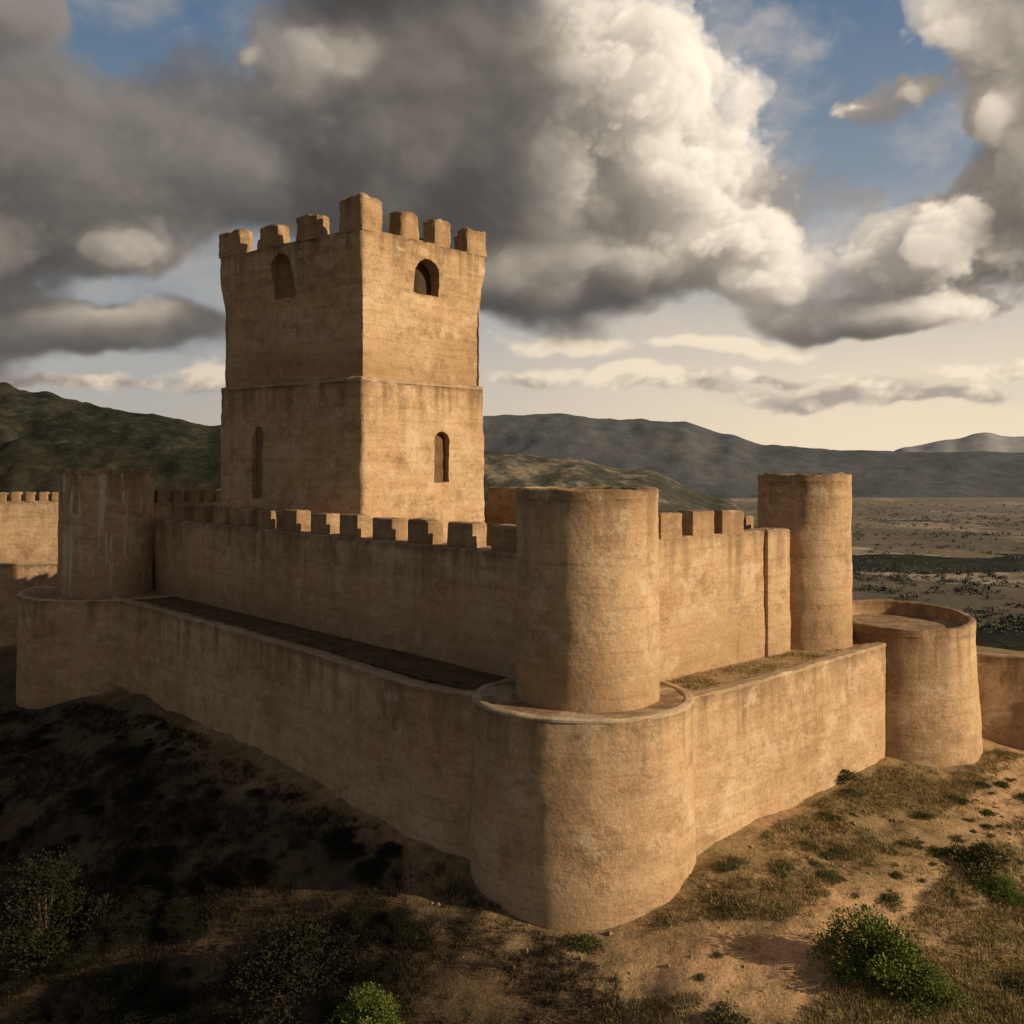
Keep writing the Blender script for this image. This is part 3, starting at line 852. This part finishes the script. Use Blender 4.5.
    for k in range(NZ):
        z = zc[k]
        za = np.full_like(xa, z)
        nsum = np.zeros_like(xa); a = 1.0; tot = 0
        for i, sc in enumerate((150., 74., 36., 17., 8.)):
            q = perlin3(xa / sc * .92 + 11.3 * i, ya / sc * 1.2 + 5.1 * i, za / sc + 7.7 * i + 40)
            b_ = np.abs(q) * 2.0 - .52
            nsum += a * (b_ * (.40 + .60 * ba) + q * (.70 - .53 * ba)); tot += a; a *= .62
        nsum /= tot
        d = da - .85 * (z / ZH) ** 2 + nsum * (.84 + .33 * ba) - .02
        edge = .24 - .11 * ba
        Dk = np.zeros((ny, nx), np.float32)
        Dk[iy, ix] = np.clip(d / edge, 0, 1) * (.45 + .55 * hb)
        D[k] = Dk
    # light from the right, above and a little in front: sweep columns right to left
    Lv = np.array([.78, .50, .42]); sy = Lv[1] / Lv[0]; sz = Lv[2] / Lv[0] * PX / dzp
    sig = .032 * PX * sqrt(1 + sy * sy + .25)
    tau = np.zeros_like(D)
    prev = np.zeros((NZ, ny), np.float32)
    for i in range(nx - 2, -1, -1):
        p = prev + sig * D[:, :, i + 1]
        p2 = p.copy(); p2[:, :-1] = p[:, :-1] * (1 - sy) + p[:, 1:] * sy; p2[:, -1] = p[:, -1] * (1 - sy)
        p3 = p2.copy(); p3[1:] = p2[1:] * (1 - sz) + p2[:-1] * sz; p3[0] = p2[0] * (1 - sz)
        prev = p3; tau[:, :, i] = p3
    # light from straight above, for the soft fill
    up_ = np.cumsum(D[:, ::-1, :], axis=1)[:, ::-1, :] * (.016 * PX)
    Tr = np.ones((ny, nx), np.float32); Lsum = np.zeros((ny, nx), np.float32); Asum = np.zeros((ny, nx), np.float32)
    for k in range(NZ):
        al = 1 - np.exp(-D[k] * .042 * dzp)
        sun = .72 * np.exp(-tau[k]) + .28 * np.exp(-.2 * tau[k])
        Lsum += Tr * al * sun
        Asum += Tr * al * (.42 + .58 * np.exp(-up_[k]))
        Tr *= 1 - al
    cov = 1 - Tr
    sunw = (.18 + .92 * bm)[..., None]
    Cc = Lsum[..., None] * sunw * np.array([1.05, .895, .69]) + Asum[..., None] * np.array([.112, .105, .107])
    e = np.clip(E, 0, None)
    ys = [0, .04, .10, .18, .30, .45, .7]
    rr = sst(-.45, .45, A)
    def skyc(tabL, tabR):
        L_ = np.stack([np.interp(e, ys, [c[i] for c in tabL]) for i in range(3)], -1)
        R_ = np.stack([np.interp(e, ys, [c[i] for c in tabR]) for i in range(3)], -1)
        return L_ * (1 - rr[..., None]) + R_ * rr[..., None]
    B = skyc([(.46, .405, .34), (.46, .42, .365), (.41, .405, .39), (.31, .335, .36), (.18, .24, .315), (.10, .17, .27), (.07, .13, .23)],
             [(.90, .73, .51), (.88, .725, .53), (.79, .675, .52), (.55, .51, .46), (.23, .28, .35), (.12, .19, .29), (.08, .14, .24)])
    w1 = fbm2(WX, WY * 1.8, 160, 6, .6, 21.0)
    wisp = sst(-.12, .5, w1) * .6
    wc = np.array([.64, .555, .455]) * (.75 + .35 * rr[..., None])
    B = B * (1 - wisp[..., None]) + wc * wisp[..., None]
    # small low clouds and thin grey bars near the horizon
    low = field([(545, 384, 60, 12, 391), (690, 387, 80, 16, 397), (845, 392, 95, 18, 403), (1010, 372, 80, 9), (570, 350, 90, 12), (620, 375, 50, 8), (765, 372, 60, 8), (930, 398, 60, 9), (720, 345, 90, 9), (300, 385, 140, 12), (60, 380, 130, 9)], 8)
    n5 = fbm2(X, Y * 1.6, 40, 5, .62, 33.0)
    la = sst(-.05, .5, low + .8 * n5) * .85
    lt = np.clip(.5 + 1.8 * n5 + (dp(512, 388)[1] - Y) * .03, 0, 1)[..., None]
    lc = (np.array([.36, .31, .265]) * (1 - lt) + np.array([.96, .81, .61]) * lt) * (.8 + .2 * rr[..., None])
    B = B * (1 - la[..., None]) + lc * la[..., None]
    fl = sst(.02, .09, E)[..., None]
    C = B * (1 - fl * cov[..., None]) + Cc * fl
    hz = (np.exp(-e / .06) * .45)[..., None]
    C = C * (1 - hz) + B * hz
    co = np.stack([R * np.cos(E) * np.sin(A), R * np.cos(E) * np.cos(A), HC + R * np.sin(E)], -1).reshape(-1, 3)
    idx = np.arange(ny * nx).reshape(ny, nx)
    q = np.stack([idx[:-1, :-1], idx[1:, :-1], idx[1:, 1:], idx[:-1, 1:]], -1).reshape(-1)
    me = bpy.data.meshes.new('sky')
    me.vertices.add(len(co)); me.vertices.foreach_set('co', co.astype(np.float32).ravel())
    nf = len(q) // 4
    me.loops.add(len(q)); me.loops.foreach_set('vertex_index', q.astype(np.int32))
    me.polygons.add(nf); me.polygons.foreach_set('loop_start', np.arange(0, nf * 4, 4, dtype=np.int32))
    me.update(calc_edges=True)
    fade = sst(AZ, AZ - radians(5), np.abs(A)) * sst(radians(35), radians(31), E)
    at = me.attributes.new('cloud', 'FLOAT_COLOR', 'POINT')
    at.data.foreach_set('color', np.concatenate([C.reshape(-1, 3), np.ones((len(co), 1))], 1).astype(np.float32).ravel())
    af = me.attributes.new('cover', 'FLOAT', 'POINT'); af.data.foreach_set('value', fade.astype(np.float32).ravel())
    m = bpy.data.materials.new('cloudy_sky'); m.use_nodes = True; m.node_tree.nodes.clear(); t = NT(m.node_tree)
    em = t.new('ShaderNodeEmission'); t.L.new(t.attr('cloud').outputs['Color'], em.inputs[0])
    tr = t.new('ShaderNodeBsdfTransparent'); mx = t.new('ShaderNodeMixShader')
    t.L.new(t.attr('cover').outputs['Fac'], mx.inputs[0]); t.L.new(tr.outputs[0], mx.inputs[1]); t.L.new(em.outputs[0], mx.inputs[2])
    out = t.new('ShaderNodeOutputMaterial'); t.L.new(mx.outputs[0], out.inputs[0])
    try: m.cycles.emission_sampling = 'NONE'
    except Exception: pass
    me.materials.append(m)
    o = bpy.data.objects.new('sky', me); COL.objects.link(o)
    tag(o, 'cloudy evening sky with dark banks and bright cumulus', 'sky', kind='structure')
build_sky()

# ---------------------------------------------------------------- light
SUN_EL = 21.0; SX, SY = cos(radians(20)), -sin(radians(20))
sdir = Vector((SX, SY, 0)) * cos(radians(SUN_EL)) + Vector((0, 0, sin(radians(SUN_EL))))
sl = bpy.data.lights.new('sun', 'SUN'); sl.energy = 5.0; sl.angle = radians(.6); sl.color = (1.0, .80, .54)
so = bpy.data.objects.new('sun', sl); COL.objects.link(so)
so.rotation_euler = sdir.to_track_quat('Z', 'Y').to_euler(); so.location = (60, -20, 60)

W = bpy.data.worlds.new('World'); S.world = W; W.use_nodes = True
t = NT(W.node_tree)
bg = W.node_tree.nodes['Background']
sky = t.new('ShaderNodeTexSky', sky_type='NISHITA'); sky.sun_disc = False
sky.sun_elevation = radians(SUN_EL); sky.sun_rotation = atan2(SX, SY); sky.air_density = 1.0; sky.dust_density = 1.5
# broken grey cloud over a clear sky
wv = t.new('ShaderNodeTexCoord').outputs['Generated']
cl = t.ss(t.noise(wv, 2.6, 2, .5), .38, .6)
wc = t.mix(t.m('MULTIPLY', cl, .85), t.vm('MULTIPLY', sky.outputs[0], (.05, .05, .05)), rgba((.215, .195, .175)))
t.L.new(wc, bg.inputs['Color']); bg.inputs['Strength'].default_value = 1.0

# ---------------------------------------------------------------- camera
cd = bpy.data.cameras.new('camera'); cd.sensor_width = 36; cd.lens = F / 1024 * 36; cd.shift_y = -(512 - HY) / 1024
cd.clip_end = 60000; cd.clip_start = .5
co = bpy.data.objects.new('camera', cd); COL.objects.link(co); co.location = (0, 0, HC); co.rotation_euler = (radians(90), 0, 0)
S.camera = co
S.view_settings.view_transform = 'Standard'; S.view_settings.look = 'None'; S.view_settings.exposure = 0
